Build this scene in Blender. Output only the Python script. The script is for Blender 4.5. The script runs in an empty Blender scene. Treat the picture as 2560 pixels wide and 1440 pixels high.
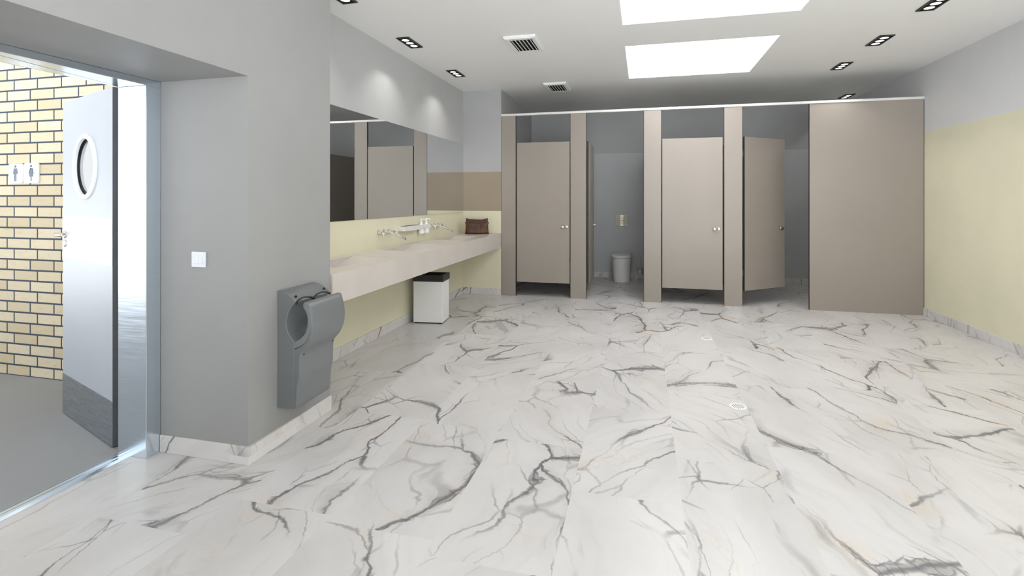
import bpy, bmesh, math, random
from mathutils import Vector, Matrix
random.seed(7)
C = bpy.context.scene.collection
sc = bpy.context.scene
PI = math.pi

# ------------------------------------------------------------------ camera, world, exposure
cam_d = bpy.data.cameras.new('camera')
cam = bpy.data.objects.new('camera', cam_d)
C.objects.link(cam)
sc.camera = cam
cam.location = (0, 0, 1.35)
cam.rotation_euler = (PI / 2, 0, math.radians(14.3456))
cam_d.sensor_fit = 'HORIZONTAL'
cam_d.sensor_width = 36.0
cam_d.lens = 36.0 * 1281.35 / 2560.0
cam_d.shift_y = -(720 - 497.14) / 2560.0
cam_d.clip_start = 0.02
cam_d.clip_end = 100

sc.view_settings.view_transform = 'Standard'
sc.view_settings.look = 'None'
sc.view_settings.gamma = 1
sc.view_settings.use_curve_mapping = False
sc.view_settings.exposure = 0.0

world = bpy.data.worlds.new('sky')
sc.world = world
world.use_nodes = True
# pale sky above the horizon, added unseen ground glow below fills the room
_t = world.node_tree
_n = _t.nodes
bg = _n['Background']
_tc = _n.new('ShaderNodeTexCoord')
_sp = _n.new('ShaderNodeSeparateXYZ')
_mr = _n.new('ShaderNodeMapRange')
_mr.interpolation_type = 'SMOOTHSTEP'
_mr.inputs['From Min'].default_value = -0.06
_mr.inputs['From Max'].default_value = 0.02
_mr.inputs['To Min'].default_value = 8.6       # added ground glow
_mr.inputs['To Max'].default_value = 1.5       # sky
_t.links.new(_tc.outputs['Generated'], _sp.inputs[0])
_t.links.new(_sp.outputs[2], _mr.inputs['Value'])
_t.links.new(_mr.outputs['Result'], bg.inputs['Strength'])
bg.inputs["Color"].default_value = (0.94, 0.975, 1.0, 1)

SKYLIGHT_STRENGTH = 4.8
SPOT_WATTS = 22.0

# ------------------------------------------------------------------ node helpers
class NT:
    def __init__(self, mat):
        self.t = mat.node_tree
        self.n = self.t.nodes
        self.l = self.t.links
    def put(self, sock, v):
        if v is None:
            return
        if isinstance(v, bpy.types.NodeSocket):
            self.l.new(v, sock)
        elif isinstance(v, (tuple, list)):
            d = sock.default_value
            sock.default_value = tuple(v) if len(v) == len(d) else tuple(v) + (1,)
        else:
            sock.default_value = v
    def m(self, op, a=None, b=None, c=None, clamp=False):
        x = self.n.new('ShaderNodeMath')
        x.operation = op
        x.use_clamp = clamp
        for i, v in enumerate((a, b, c)):
            self.put(x.inputs[i], v)
        return x.outputs[0]
    def vm(self, op, a=None, b=None, scale=None):
        x = self.n.new('ShaderNodeVectorMath')
        x.operation = op
        self.put(x.inputs[0], a)
        self.put(x.inputs[1], b)
        if scale is not None:
            self.put(x.inputs['Scale'], scale)
        return x.outputs[0]
    def xyz(self, x, y, z=0.0):
        c = self.n.new('ShaderNodeCombineXYZ')
        self.put(c.inputs[0], x); self.put(c.inputs[1], y); self.put(c.inputs[2], z)
        return c.outputs[0]
    def sep(self, v):
        s = self.n.new('ShaderNodeSeparateXYZ')
        self.put(s.inputs[0], v)
        return s.outputs[0], s.outputs[1], s.outputs[2]
    def noise(self, v, scale, detail=2.0, rough=0.5, dist=0.0, color=False):
        x = self.n.new('ShaderNodeTexNoise')
        self.put(x.inputs['Vector'], v)
        x.inputs['Scale'].default_value = scale
        x.inputs['Detail'].default_value = detail
        x.inputs['Roughness'].default_value = rough
        x.inputs['Distortion'].default_value = dist
        return x.outputs['Color' if color else 'Fac']
    def edge(self, v, scale, rnd=1.0):
        x = self.n.new('ShaderNodeTexVoronoi')
        x.voronoi_dimensions = '2D'
        x.feature = 'DISTANCE_TO_EDGE'
        self.put(x.inputs['Vector'], v)
        x.inputs['Scale'].default_value = scale
        x.inputs['Randomness'].default_value = rnd
        return x.outputs['Distance']
    def sstep(self, v, lo, hi, a=0.0, b=1.0):
        x = self.n.new('ShaderNodeMapRange')
        x.interpolation_type = 'SMOOTHSTEP'
        self.put(x.inputs['Value'], v)
        self.put(x.inputs['From Min'], lo); self.put(x.inputs['From Max'], hi)
        self.put(x.inputs['To Min'], a); self.put(x.inputs['To Max'], b)
        return x.outputs['Result']
    def mix(self, f, a, b):
        x = self.n.new('ShaderNodeMix')
        x.data_type = 'RGBA'
        self.put(x.inputs[0], f); self.put(x.inputs[6], a); self.put(x.inputs[7], b)
        return x.outputs[2]
    def pos(self):
        return self.n.new('ShaderNodeNewGeometry').outputs['Position']
    def obj(self):
        return self.n.new('ShaderNodeTexCoord').outputs['Object']
    def bump(self, h, strength, dist):
        x = self.n.new('ShaderNodeBump')
        x.inputs['Strength'].default_value = strength
        x.inputs['Distance'].default_value = dist
        self.put(x.inputs['Height'], h)
        return x.outputs[0]

def srgb(r, g, b):
    def f(v):
        v /= 255.0
        return v / 12.92 if v <= 0.04045 else ((v + 0.055) / 1.055) ** 2.4
    return (f(r), f(g), f(b))

def new_mat(name, col=(0.8, 0.8, 0.8), rough=0.5, metal=0.0, spec=0.5, emit=None, estr=0.0, coat=0.0):
    m = bpy.data.materials.new(name)
    m.use_nodes = True
    p = m.node_tree.nodes['Principled BSDF']
    p.inputs['Base Color'].default_value = (*col, 1)
    p.inputs['Roughness'].default_value = rough
    p.inputs['Metallic'].default_value = metal
    p.inputs['Specular IOR Level'].default_value = spec
    p.inputs['Coat Weight'].default_value = coat
    if emit:
        p.inputs['Emission Color'].default_value = (*emit, 1)
        p.inputs['Emission Strength'].default_value = estr
    return m, NT(m), p

def mottled(name, col, rough=0.5, amt=0.05, scale=3.0, metal=0.0, spec=0.4, bumpy=0.0, coat=0.0):
    """plain finish with a faint procedural mottling"""
    m, n, p = new_mat(name, col, rough, metal, spec, coat=coat)
    f = n.noise(n.obj(), scale, 4, 0.55)
    dark = tuple(c * (1 - amt) for c in col)
    light = tuple(min(1, c * (1 + amt)) for c in col)
    n.put(p.inputs['Base Color'], n.mix(n.sstep(f, 0.3, 0.7), dark, light))
    if bumpy:
        n.put(p.inputs['Normal'], n.bump(n.noise(n.obj(), scale * 60, 3), bumpy, 0.002))
    return m

def brushed(name, col, rough=0.28, axis=2, amt=0.25):
    """brushed sheet metal, strokes running across the given axis"""
    m, n, p = new_mat(name, col, rough, 1.0, 0.5)
    x, y, z = n.sep(n.obj())
    k = [4.0, 4.0, 4.0]
    k[axis] = 160.0
    v = n.xyz(n.m('MULTIPLY', x, k[0]), n.m('MULTIPLY', y, k[1]), n.m('MULTIPLY', z, k[2]))
    f = n.noise(v, 1.0, 4, 0.6)
    n.put(p.inputs['Base Color'], n.mix(f, tuple(c * (1 - amt) for c in col), tuple(min(1, c * (1 + amt)) for c in col)))
    n.put(p.inputs['Roughness'], n.sstep(f, 0.2, 0.8, rough * 0.8, rough * 1.3))
    n.put(p.inputs['Normal'], n.bump(f, 0.012, 0.002))
    return m

# ------------------------------------------------------------------ marble
def marble(name, vertical=False):
    m, n, p = new_mat(name, (0.78, 0.77, 0.76), 0.30, 0.0, 0.35)
    X, Y, Z = n.sep(n.pos())
    if vertical:
        a0 = n.m('ADD', n.m('MULTIPLY', X, 1.0), n.m('MULTIPLY', Y, 0.93))
        U, V = n.m('ADD', a0, 3.1), n.m('ADD', Z, 0.37)
    else:
        U, V = X, Y
    ix = n.m('FLOOR', n.m('DIVIDE', n.m('ADD', U, 0.318), 0.485))
    wn = n.n.new('ShaderNodeTexWhiteNoise'); wn.noise_dimensions = '1D'
    n.put(wn.inputs['W'], ix)
    iy = n.m('FLOOR', n.m('DIVIDE', n.m('ADD', V, n.m('MULTIPLY', wn.outputs['Value'], 0.98)), 0.98))
    w2 = n.n.new('ShaderNodeTexWhiteNoise'); w2.noise_dimensions = '2D'
    n.put(w2.inputs['Vector'], n.xyz(ix, iy))
    r, g, b = n.sep(w2.outputs['Color'])
    # some neighbouring tiles come off one slab (veins run on), others jump
    grp = n.m('FLOOR', n.m('MULTIPLY', r, 7.0))
    ang = n.m('MULTIPLY', n.m('SUBTRACT', g, 0.52), 1.7)
    if vertical:
        ang = n.m('ADD', ang, 0.5)
    ca, sa = n.m('COSINE', ang), n.m('SINE', ang)
    a = n.m('ADD', n.m('SUBTRACT', n.m('MULTIPLY', U, ca), n.m('MULTIPLY', V, sa)), n.m('MULTIPLY', grp, 13.7))
    bb = n.m('ADD', n.m('ADD', n.m('MULTIPLY', U, sa), n.m('MULTIPLY', V, ca)), n.m('MULTIPLY', b, 31.0))
    q = n.xyz(a, bb)
    half = (0.5, 0.5, 0.5)
    w_big = n.vm('SCALE', n.vm('SUBTRACT', n.noise(q, 1.1, 2, 0.5, color=True), half), scale=0.50)
    w_mid = n.vm('SCALE', n.vm('SUBTRACT', n.noise(q, 5.0, 3, 0.55, color=True), half), scale=0.085)
    w_fine = n.vm('SCALE', n.vm('SUBTRACT', n.noise(q, 24.0, 4, 0.72, color=True), half), scale=0.027)
    qs = n.vm('ADD', n.vm('ADD', q, w_big), w_mid)
    qw = n.vm('ADD', qs, w_fine)
    wide = n.sstep(n.noise(n.vm('ADD', q, (5.2, 1.3, 0)), 2.1, 3, 0.55), 0.42, 0.76)
    # main vein network, drawn out along the grain
    vx = n.vm('MULTIPLY', qw, (1.0, 0.36, 1.0))
    d1 = n.edge(vx, 2.15)
    msk = n.sstep(n.noise(qs, 1.15, 2, 0.5), 0.47 if vertical else 0.40, 0.60 if vertical else 0.55)
    thick = n.m('MULTIPLY', n.m('MULTIPLY_ADD', n.m('POWER', wide, 2.0), 0.095, 0.017), n.m('MULTIPLY_ADD', msk, 0.85, 0.15))
    body = n.m('MULTIPLY', n.sstep(d1, thick, n.m('MULTIPLY', thick, 0.45)), msk)
    core = n.m('MULTIPLY', n.sstep(d1, 0.016, 0.002), msk)
    rim = n.m('MULTIPLY', n.m('MULTIPLY', n.sstep(n.m('ABSOLUTE', n.m('SUBTRACT', d1, n.m('MULTIPLY', thick, 0.72))), 0.0075, 0.001), msk), n.sstep(wide, 0.15, 0.5))
    # which side of a vein carries the smoky wash
    cell = n.n.new('ShaderNodeTexVoronoi'); cell.voronoi_dimensions = '2D'; cell.feature = 'F1'
    n.put(cell.inputs['Vector'], vx); cell.inputs['Scale'].default_value = 2.15
    cr, cg, cb = n.sep(cell.outputs['Color'])
    side = n.m('MULTIPLY_ADD', n.m('GREATER_THAN', cr, 0.62), 0.8, 0.2)
    streak = n.sstep(n.noise(n.vm('MULTIPLY', qw, (11.0, 1.5, 1.0)), 1.0, 5, 0.62), 0.47, 0.80)
    halo = n.m('MULTIPLY', n.sstep(d1, n.m('MULTIPLY_ADD', wide, 0.26, 0.06), 0.0), n.m('MULTIPLY', msk, side))
    # crackle in the wide parts of the veins
    d3 = n.edge(n.vm('MULTIPLY', qw, (1.0, 0.5, 1.0)), 17.0)
    zone = n.m('MULTIPLY', n.sstep(d1, n.m('MULTIPLY', thick, 1.8), n.m('MULTIPLY', thick, 0.7)), msk)
    crack = n.m('MULTIPLY', n.sstep(d3, 0.075, 0.0), zone)
    # branches near the main veins, then free hairlines
    d2 = n.edge(n.vm('MULTIPLY', n.vm('ADD', qw, (3.7, 8.1, 0.0)), (1.0, 0.42, 1.0)), 5.4)
    mskb = n.m('MULTIPLY', n.sstep(d1, 0.30, 0.04), n.sstep(n.noise(n.vm('ADD', qs, (1.0, 6.0, 0)), 2.4, 2, 0.5), 0.46, 0.58))
    branch = n.m('MULTIPLY', n.sstep(d2, n.m('MULTIPLY_ADD', wide, 0.060, 0.026), 0.004), mskb)
    d4 = n.edge(n.vm('MULTIPLY', n.vm('ADD', qw, (8.2, 2.6, 0.0)), (1.0, 0.22, 1.0)), 5.0)
    mskh = n.sstep(n.noise(n.vm('ADD', qs, (4.0, 9.0, 0)), 1.9, 3, 0.55), 0.48, 0.62)
    hair = n.m('MULTIPLY', n.sstep(d4, 0.036, 0.002), mskh)
    # short brush strokes along the grain
    v5 = n.vm('MULTIPLY', n.vm('ADD', qs, (9.3, 4.4, 0.0)), (7.5, 1.25, 1.0))
    brush = n.m('MULTIPLY', n.sstep(n.noise(v5, 1.0, 3, 0.5), 0.61, 0.70), n.sstep(n.noise(n.vm('ADD', qs, (2.0, 2.0, 0)), 1.4, 2), 0.44, 0.58))
    cloud = n.noise(n.vm('MULTIPLY', qw, (2.2, 0.9, 1.0)), 1.0, 4, 0.55)
    # ochre threads
    gn = n.noise(n.vm('ADD', qw, (11.0, 4.0, 0)), 3.4, 3, 0.6)
    gold = n.m('MULTIPLY', n.sstep(n.m('ABSOLUTE', n.m('SUBTRACT', gn, 0.5)), 0.018, 0.0), n.sstep(n.noise(n.vm('ADD', q, (2.0, 17.0, 0)), 1.5, 2), 0.54, 0.68))
    goldhalo = n.m('MULTIPLY', n.sstep(n.noise(n.vm('ADD', qw, (7.0, 3.0, 0)), 2.6, 3), 0.54, 0.74), n.m('MULTIPLY', n.sstep(d1, 0.22, 0.0), msk))

    col = n.mix(n.sstep(cloud, 0.35, 0.7), (0.622, 0.604, 0.598), (0.548, 0.528, 0.518))
    col = n.mix(n.m('MULTIPLY', streak, 0.30), col, (0.42, 0.405, 0.39))
    col = n.mix(n.m('MULTIPLY', halo, n.m('MULTIPLY_ADD', streak, 0.80, 0.22)), col, (0.34, 0.325, 0.305))
    col = n.mix(n.m('MULTIPLY', goldhalo, 0.50), col, (0.62, 0.47, 0.33))
    col = n.mix(n.m('MULTIPLY', gold, 0.36), col, (0.58, 0.43, 0.26))
    col = n.mix(n.m('MULTIPLY', brush, 0.50), col, (0.26, 0.25, 0.24))
    col = n.mix(n.m('MULTIPLY', hair, 0.50), col, (0.27, 0.26, 0.26))
    col = n.mix(n.m('MULTIPLY', branch, 0.62), col, (0.19, 0.185, 0.185))
    col = n.mix(n.m('MULTIPLY', body, 0.62), col, (0.245, 0.232, 0.215))
    col = n.mix(n.m('MULTIPLY', crack, 0.66), col, (0.11, 0.115, 0.14))
    col = n.mix(n.m('MULTIPLY', rim, 0.60), col, (0.10, 0.105, 0.12))
    col = n.mix(n.m('MULTIPLY', core, 0.72), col, (0.085, 0.09, 0.11))
    if vertical:
        col = n.vm('SCALE', col, scale=1.12)  # skirting colour lightened to make up for less light on upright faces
    n.put(p.inputs['Base Color'], col)
    return m

# ------------------------------------------------------------------ wall paints
GREY = (0.308, 0.306, 0.303)
GREY_LIT = (0.690, 0.692, 0.700)  # upper wall grey lightened, stronger light there put into the colour
CREAM = (0.735, 0.700, 0.530)
DADO = 2.125

def painted(name, bands, rough=0.55, amt=0.035):
    """bands: [(z_from, colour), ...] from the floor up, with a thin pale joint between them when asked"""
    m, n, p = new_mat(name, bands[0][1], rough, 0.0, 0.35)
    X, Y, Z = n.sep(n.pos())
    col = bands[0][1]
    for z, c in bands[1:]:
        col = n.mix(n.m('GREATER_THAN', Z, z), col, c)
    f = n.noise(n.pos(), 1.6, 5, 0.6)
    k = n.sstep(f, 0.25, 0.75, 1 - amt, 1 + amt)
    n.put(p.inputs['Base Color'], n.vm('SCALE', col, scale=k))
    n.put(p.inputs['Normal'], n.bump(n.noise(n.pos(), 90, 3), 0.03, 0.002))
    return m

LINE = (0.74, 0.73, 0.68)
GLINE = (0.66, 0.66, 0.66)
M = {}
M['marble'] = marble('marble tiles')
M['marble_v'] = marble('marble skirting', True)
M['wall_side'] = painted('grey plaster over cream', [(0, CREAM), (DADO - 0.006, LINE), (DADO, GREY_LIT)])
M['wall_niche'] = painted('grey plaster over cream splashback', [(0, CREAM), (1.6, (0.47, 0.472, 0.475))])  # upper grey darkened, weaker light on this wall put into the colour
M['wall_nib'] = painted('cream, brown and grey bands', [(0, CREAM), (1.18, (0.34, 0.275, 0.210)), (1.732, (0.42, 0.42, 0.425))])
M['wall_grey'] = painted('plain grey plaster', [(0, GREY)])
M['wall_stall'] = painted('grey tiled stall wall', [(0, (0.525, 0.535, 0.548)), (DADO - 0.004, GLINE), (DADO, (0.44, 0.44, 0.445))], 0.40)
M['ceiling'] = mottled('matt ceiling paint', (0.86, 0.86, 0.85), 0.7, 0.01, 1.0)
M['laminate'] = mottled('taupe laminate', (0.335, 0.296, 0.262), 0.30, 0.025, 1.3, spec=0.4)
M['edge_shade'] = mottled('dark edge shade', (0.030, 0.027, 0.025), 0.5, 0.1, 4)  # dark strips along post and door edges stand in for shadow gaps
M['alu'] = mottled('pale aluminium rail', (0.80, 0.79, 0.77), 0.35, 0.04, 8, metal=0.15)
M['chrome'] = mottled('chrome', (0.86, 0.86, 0.87), 0.10, 0.04, 12, metal=1.0)
M['satin'] = mottled('satin nickel', (0.62, 0.59, 0.55), 0.30, 0.05, 20, metal=1.0)
M['bronze'] = mottled('brushed nickel plate', (0.30, 0.27, 0.225), 0.42, 0.08, 20, metal=0.7)
M['nickel_l'] = mottled('polished nickel strip', (0.60, 0.54, 0.45), 0.40, 0.06, 20, metal=0.7)
M['steel'] = brushed('brushed stainless frame', (0.76, 0.84, 0.93), 0.20, 2, 0.035)
M['steel_k'] = brushed('brushed kick plate', (0.42, 0.46, 0.51), 0.26, 2, 0.12)
M['leaf'] = mottled('pale grey door laminate', (0.40, 0.43, 0.475), 0.40, 0.02, 2)
M['leaf_edge'] = mottled('dark door edge', (0.085, 0.085, 0.095), 0.5, 0.1, 6)
M['push'] = mottled('white door plate', (0.93, 0.95, 0.97), 0.28, 0.01, 3)
M['rubber'] = mottled('black rubber', (0.015, 0.015, 0.016), 0.5, 0.1, 10)
M['stone'] = mottled('beige composite stone', (0.590, 0.542, 0.500), 0.26, 0.035, 2.6, spec=0.5)
M['white'] = mottled('white plastic', (0.72, 0.75, 0.79), 0.35, 0.015, 5)
M['white_lac'] = mottled('white lacquered metal', (0.80, 0.80, 0.79), 0.32, 0.015, 3)
M['black'] = mottled('black plastic', (0.022, 0.021, 0.020), 0.38, 0.15, 8)
M['blackdeep'] = mottled('black void', (0.004, 0.004, 0.004), 0.9, 0.1, 8)
M['dryer'] = mottled('grey moulded plastic', (0.160, 0.168, 0.175), 0.30, 0.03, 3, spec=0.5)
M['dryer_in'] = mottled('light grey moulded plastic', (0.185, 0.196, 0.206), 0.34, 0.03, 3)
M['leather'] = mottled('brown leather', (0.078, 0.029, 0.014), 0.42, 0.35, 14, spec=0.45, bumpy=0.4)
M['leather_d'] = mottled('dark brown leather', (0.058, 0.022, 0.011), 0.45, 0.35, 14, spec=0.4, bumpy=0.4)
M['ceramic'] = mottled('white ceramic', (0.86, 0.86, 0.85), 0.14, 0.01, 3, spec=0.6)
M['frost'] = mottled('frosted glass cup', (0.62, 0.63, 0.63), 0.4, 0.03, 20)
M['slate'] = mottled('slate blue print', (0.105, 0.145, 0.20), 0.5, 0.05, 30)
M['vent'] = mottled('white vent plastic', (0.80, 0.81, 0.81), 0.45, 0.02, 8)
M['ground'] = mottled('grey exterior paving', (0.275, 0.275, 0.275), 0.8, 0.04, 1.5)
M['lampwhite'] = new_mat('lit lamp reflector', (0.9, 0.9, 0.9), 0.4, emit=(1, 0.99, 0.97), estr=1.3)[0]
M['pane'] = new_mat('bright skylight glazing', (0.9, 0.9, 0.9), 0.5, emit=(0.985, 0.995, 1.0), estr=SKYLIGHT_STRENGTH)[0]
m, n, p = new_mat('mirror', (0.80, 0.81, 0.80), 0.015, 1.0); M['mirror'] = m
n.put(p.inputs['Base Color'], n.mix(n.noise(n.obj(), 2.0, 2), (0.78, 0.79, 0.785), (0.80, 0.81, 0.805)))

def glass_mat():
    m = bpy.data.materials.new('door glass'); m.use_nodes = True
    n = NT(m)
    for x in list(n.n):
        n.n.remove(x)
    out = n.n.new('ShaderNodeOutputMaterial')
    tr = n.n.new('ShaderNodeBsdfTransparent'); tr.inputs[0].default_value = (0.80, 0.88, 0.93, 1)
    gl = n.n.new('ShaderNodeBsdfGlossy'); gl.inputs['Roughness'].default_value = 0.04
    fr = n.n.new('ShaderNodeFresnel'); fr.inputs[0].default_value = 1.5
    mx = n.n.new('ShaderNodeMixShader')
    n.l.new(n.m('MULTIPLY_ADD', fr.outputs[0], 0.3, 0.70), mx.inputs[0])
    n.l.new(tr.outputs[0], mx.inputs[1]); n.l.new(gl.outputs[0], mx.inputs[2])
    n.l.new(mx.outputs[0], out.inputs[0])
    return m
M['glass'] = glass_mat()

def brick_mat():
    m, n, p = new_mat('buff brick wall', (0.8, 0.7, 0.5), 0.85, 0.0, 0.2)
    X, Y, Z = n.sep(n.pos())
    br = n.n.new('ShaderNodeTexBrick')
    br.offset = 0.307
    br.offset_frequency = 2
    n.put(br.inputs['Vector'], n.xyz(n.m('ADD', X, 4.669 + 0.241 * 40), Z, 0))
    br.inputs['Color1'].default_value = (0, 0, 0, 1)
    br.inputs['Color2'].default_value = (1, 1, 1, 1)
    br.inputs['Mortar'].default_value = (0.5, 0.5, 0.5, 1)
    br.inputs['Scale'].default_value = 1.0
    br.inputs['Mortar Size'].default_value = 0.0064
    br.inputs['Mortar Smooth'].default_value = 0.03
    br.inputs['Brick Width'].default_value = 0.241
    br.inputs['Row Height'].default_value = 0.0807
    pos = n.pos()
    face = n.mix(n.m('MULTIPLY', br.outputs['Color'], 1.0), (0.56, 0.475, 0.325), (0.67, 0.59, 0.44))
    grain = n.noise(n.vm('MULTIPLY', pos, (14, 14, 40)), 1.0, 5, 0.65)
    face = n.mix(n.m('MULTIPLY', n.sstep(grain, 0.50, 0.78), 0.55), face, (0.44, 0.35, 0.215))
    spots = n.sstep(n.noise(pos, 70, 3, 0.6), 0.66, 0.74)
    face = n.mix(n.m('MULTIPLY', spots, 0.5), face, (0.27, 0.205, 0.12))
    n.put(p.inputs['Base Color'], n.mix(br.outputs['Fac'], face, (0.062, 0.076, 0.098)))
    h = n.m('SUBTRACT', 1.0, br.outputs['Fac'])
    n.put(p.inputs['Normal'], n.bump(h, 0.6, 0.004))
    return m
M['brick'] = brick_mat()

# ------------------------------------------------------------------ mesh helpers
def V(*a):
    return Vector(a)

def box(bm, x0, x1, y0, y1, z0, z1, mi=0):
    vs = [bm.verts.new((x, y, z)) for z in (z0, z1) for y in (y0, y1) for x in (x0, x1)]
    fs = []
    for f in ((0, 2, 3, 1), (4, 5, 7, 6), (0, 1, 5, 4), (2, 6, 7, 3), (0, 4, 6, 2), (1, 3, 7, 5)):
        fc = bm.faces.new([vs[i] for i in f]); fc.material_index = mi; fs.append(fc)
    return fs

def prism(bm, pts, axis, a, b, mi=0):
    """extrude a 2D outline along an axis; pts are in the two remaining axes, in order"""
    def mk(u, v, t):
        return {0: (t, u, v), 1: (u, t, v), 2: (u, v, t)}[axis]
    A = [bm.verts.new(mk(u, v, a)) for u, v in pts]
    B = [bm.verts.new(mk(u, v, b)) for u, v in pts]
    k = len(pts)
    f1 = bm.faces.new(A); f2 = bm.faces.new(B[::-1])
    f1.material_index = f2.material_index = mi
    for i in range(k):
        f = bm.faces.new([A[i], B[i], B[(i + 1) % k], A[(i + 1) % k]]); f.material_index = mi

def lathe(bm, prof, c, d=(0, 0, 1), n=24, mi=0):
    """revolve (radius, height) pairs around direction d through c"""
    d = Vector(d).normalized()
    u = d.orthogonal().normalized(); w = d.cross(u)
    c = Vector(c)
    rings = []
    for r, h in prof:
        if r < 1e-6:
            rings.append([bm.verts.new(c + d * h)])
        else:
            rings.append([bm.verts.new(c + d * h + (u * math.cos(t) + w * math.sin(t)) * r) for t in [2 * PI * i / n for i in range(n)]])
    for A, B in zip(rings, rings[1:]):
        for i in range(n):
            j = (i + 1) % n
            if len(A) == 1 and len(B) == 1:
                continue
            if len(A) == 1:
                f = bm.faces.new([A[0], B[i], B[j]])
            elif len(B) == 1:
                f = bm.faces.new([A[i], A[j], B[0]])
            else:
                f = bm.faces.new([A[i], A[j], B[j], B[i]])
            f.material_index = mi
    for R in (rings[0], rings[-1]):
        if len(R) > 1:
            f = bm.faces.new(R); f.material_index = mi

def tube(bm, pts, rad, n=12, mi=0):
    pts = [Vector(p) for p in pts]
    rads = rad if isinstance(rad, (list, tuple)) else [rad] * len(pts)
    rings = []
    up = None
    for i, p in enumerate(pts):
        t = (pts[min(i + 1, len(pts) - 1)] - pts[max(i - 1, 0)]).normalized()
        if up is None:
            up = t.orthogonal().normalized()
        up = (up - t * up.dot(t)).normalized()
        s = t.cross(up)
        rings.append([bm.verts.new(p + (up * math.cos(a) + s * math.sin(a)) * rads[i]) for a in [2 * PI * k / n for k in range(n)]])
    for A, B in zip(rings, rings[1:]):
        for i in range(n):
            j = (i + 1) % n
            bm.faces.new([A[i], A[j], B[j], B[i]]).material_index = mi
    bm.faces.new(rings[0][::-1]); bm.faces.new(rings[-1])

def loft(bm, loops, caps=True, mi=0):
    rings = [[bm.verts.new(p) for p in L] for L in loops]
    k = len(rings[0])
    for A, B in zip(rings, rings[1:]):
        for i in range(k):
            j = (i + 1) % k
            bm.faces.new([A[i], A[j], B[j], B[i]]).material_index = mi
    if caps:
        bm.faces.new(rings[0][::-1]); bm.faces.new(rings[-1])

def obj(name, bm, mats, parent=None, bevel=0.0, smooth=False, seg=2):
    bmesh.ops.remove_doubles(bm, verts=bm.verts, dist=1e-6)
    bmesh.ops.recalc_face_normals(bm, faces=bm.faces)
    me = bpy.data.meshes.new(name)
    bm.to_mesh(me); bm.free()
    o = bpy.data.objects.new(name, me)
    C.objects.link(o)
    for mt in (mats if isinstance(mats, (list, tuple)) else [mats]):
        me.materials.append(mt)
    if parent:
        o.parent = parent
    if bevel:
        b = o.modifiers.new('bevel', 'BEVEL')
        b.width = bevel; b.segments = seg; b.limit_method = 'ANGLE'; b.angle_limit = math.radians(40)
        b.harden_normals = False
    if smooth:
        for f in me.polygons:
            f.use_smooth = True
        try:
            me.set_sharp_from_angle(angle=math.radians(38))
        except Exception:
            pass
    return o

def tag(o, label, cat, group=None):
    o['label'] = label; o['category'] = cat
    if group:
        o['group'] = group
    return o

def thing(name, label, cat, loc=(0, 0, 0), rz=0.0, group=None):
    o = bpy.data.objects.new(name, None)
    o.empty_display_size = 0.1
    C.objects.link(o)
    o.location = loc; o.rotation_euler = (0, 0, rz)
    return tag(o, label, cat, group)

def struct(name, bm, m, parent=None, **k):
    o = obj(name, bm, m, parent, **k)
    if parent is None:
        o['kind'] = 'structure'
    return o

def copy_tree(o, parent=None):
    c = o.copy(); C.objects.link(c)
    if parent:
        c.parent = parent
    for ch in list(o.children):
        copy_tree(ch, c)
    return c

def NB():
    return bmesh.new()

# ------------------------------------------------------------------ dimensions
XL, XR, XP = -2.5, 3.156, -1.945       # mirror wall, right wall, pier face
YF, YB = 6.933, 8.95                   # stall fronts, back wall
YR = -0.8                              # rear end of the part of the room that is built
H = 2.886
YC = -3.6                              # added unseen overhang past the open rear, keeps sky light off the floor
SOF = 1.975

# ------------------------------------------------------------------ setting
b = NB(); box(b, -2.60, XR + 0.05, YR, YB + 0.05, -0.08, 0.0); struct('floor', b, M['marble'])

# ceiling with its skylight openings
sky = [(5.275, 6.730), (3.185, 4.640)]
SX0, SX1 = -0.186, 1.256
b = NB()
box(b, -2.69, SX0, YC, YB + 0.05, H, H + 0.12)
box(b, SX1, XR + 0.05, YC, YB + 0.05, H, H + 0.12)
ys = [YB + 0.05] + [v for s in sky for v in (s[1], s[0])] + [YC]
for i in range(0, len(ys), 2):
    box(b, SX0, SX1, ys[i + 1], ys[i], H, H + 0.12)
struct('ceiling', b, M['ceiling'])
for i, (y0, y1) in enumerate(sky):
    b = NB(); box(b, SX0, SX1, y0, y1, H + 0.055, H + 0.075)
    w = struct('window_%d' % (i + 1), b, M['pane'])
    b = NB()
    e = 0.012
    for (xa, xb, ya, yb) in ((SX0, SX0 + e, y0, y1), (SX1 - e, SX1, y0, y1), (SX0 + e, SX1 - e, y0, y0 + e), (SX0 + e, SX1 - e, y1 - e, y1)):
        box(b, xa, xb, ya, yb, H, H + 0.055)
    obj('window_frame', b, M['push'], w)

# walls
b = NB(); box(b, XR, XR + 0.12, YR, YB + 0.05, 0, H); struct('wall_right', b, M['wall_side'])
b = NB(); box(b, XL - 0.19, XL, 2.20, YF, 0, H); struct('wall_left', b, M['wall_niche'])
b = NB(); box(b, -1.93, XR, YB, YB + 0.12, 0, H); struct('wall_back', b, M['wall_stall'])
b = NB()
box(b, XL, XP, 2.191, 2.895, 0, H)                   # pier between door and washbasins
box(b, XL - 0.19, XP, YR, 2.191, SOF, H)             # bulkhead over the door recess
struct('wall_pier', b, M['wall_grey'])
b = NB(); box(b, XL - 0.19, -0.7, YR - 0.12, YR, 0, H); struct('wall_rear_shield', b, M['wall_side'])  # unseen wall stub added to keep rear daylight off the door recess
b = NB(); box(b, XL - 0.19, XL, YR, 1.14, 0, SOF); struct('wall_entrance', b, M['wall_grey'])
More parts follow.
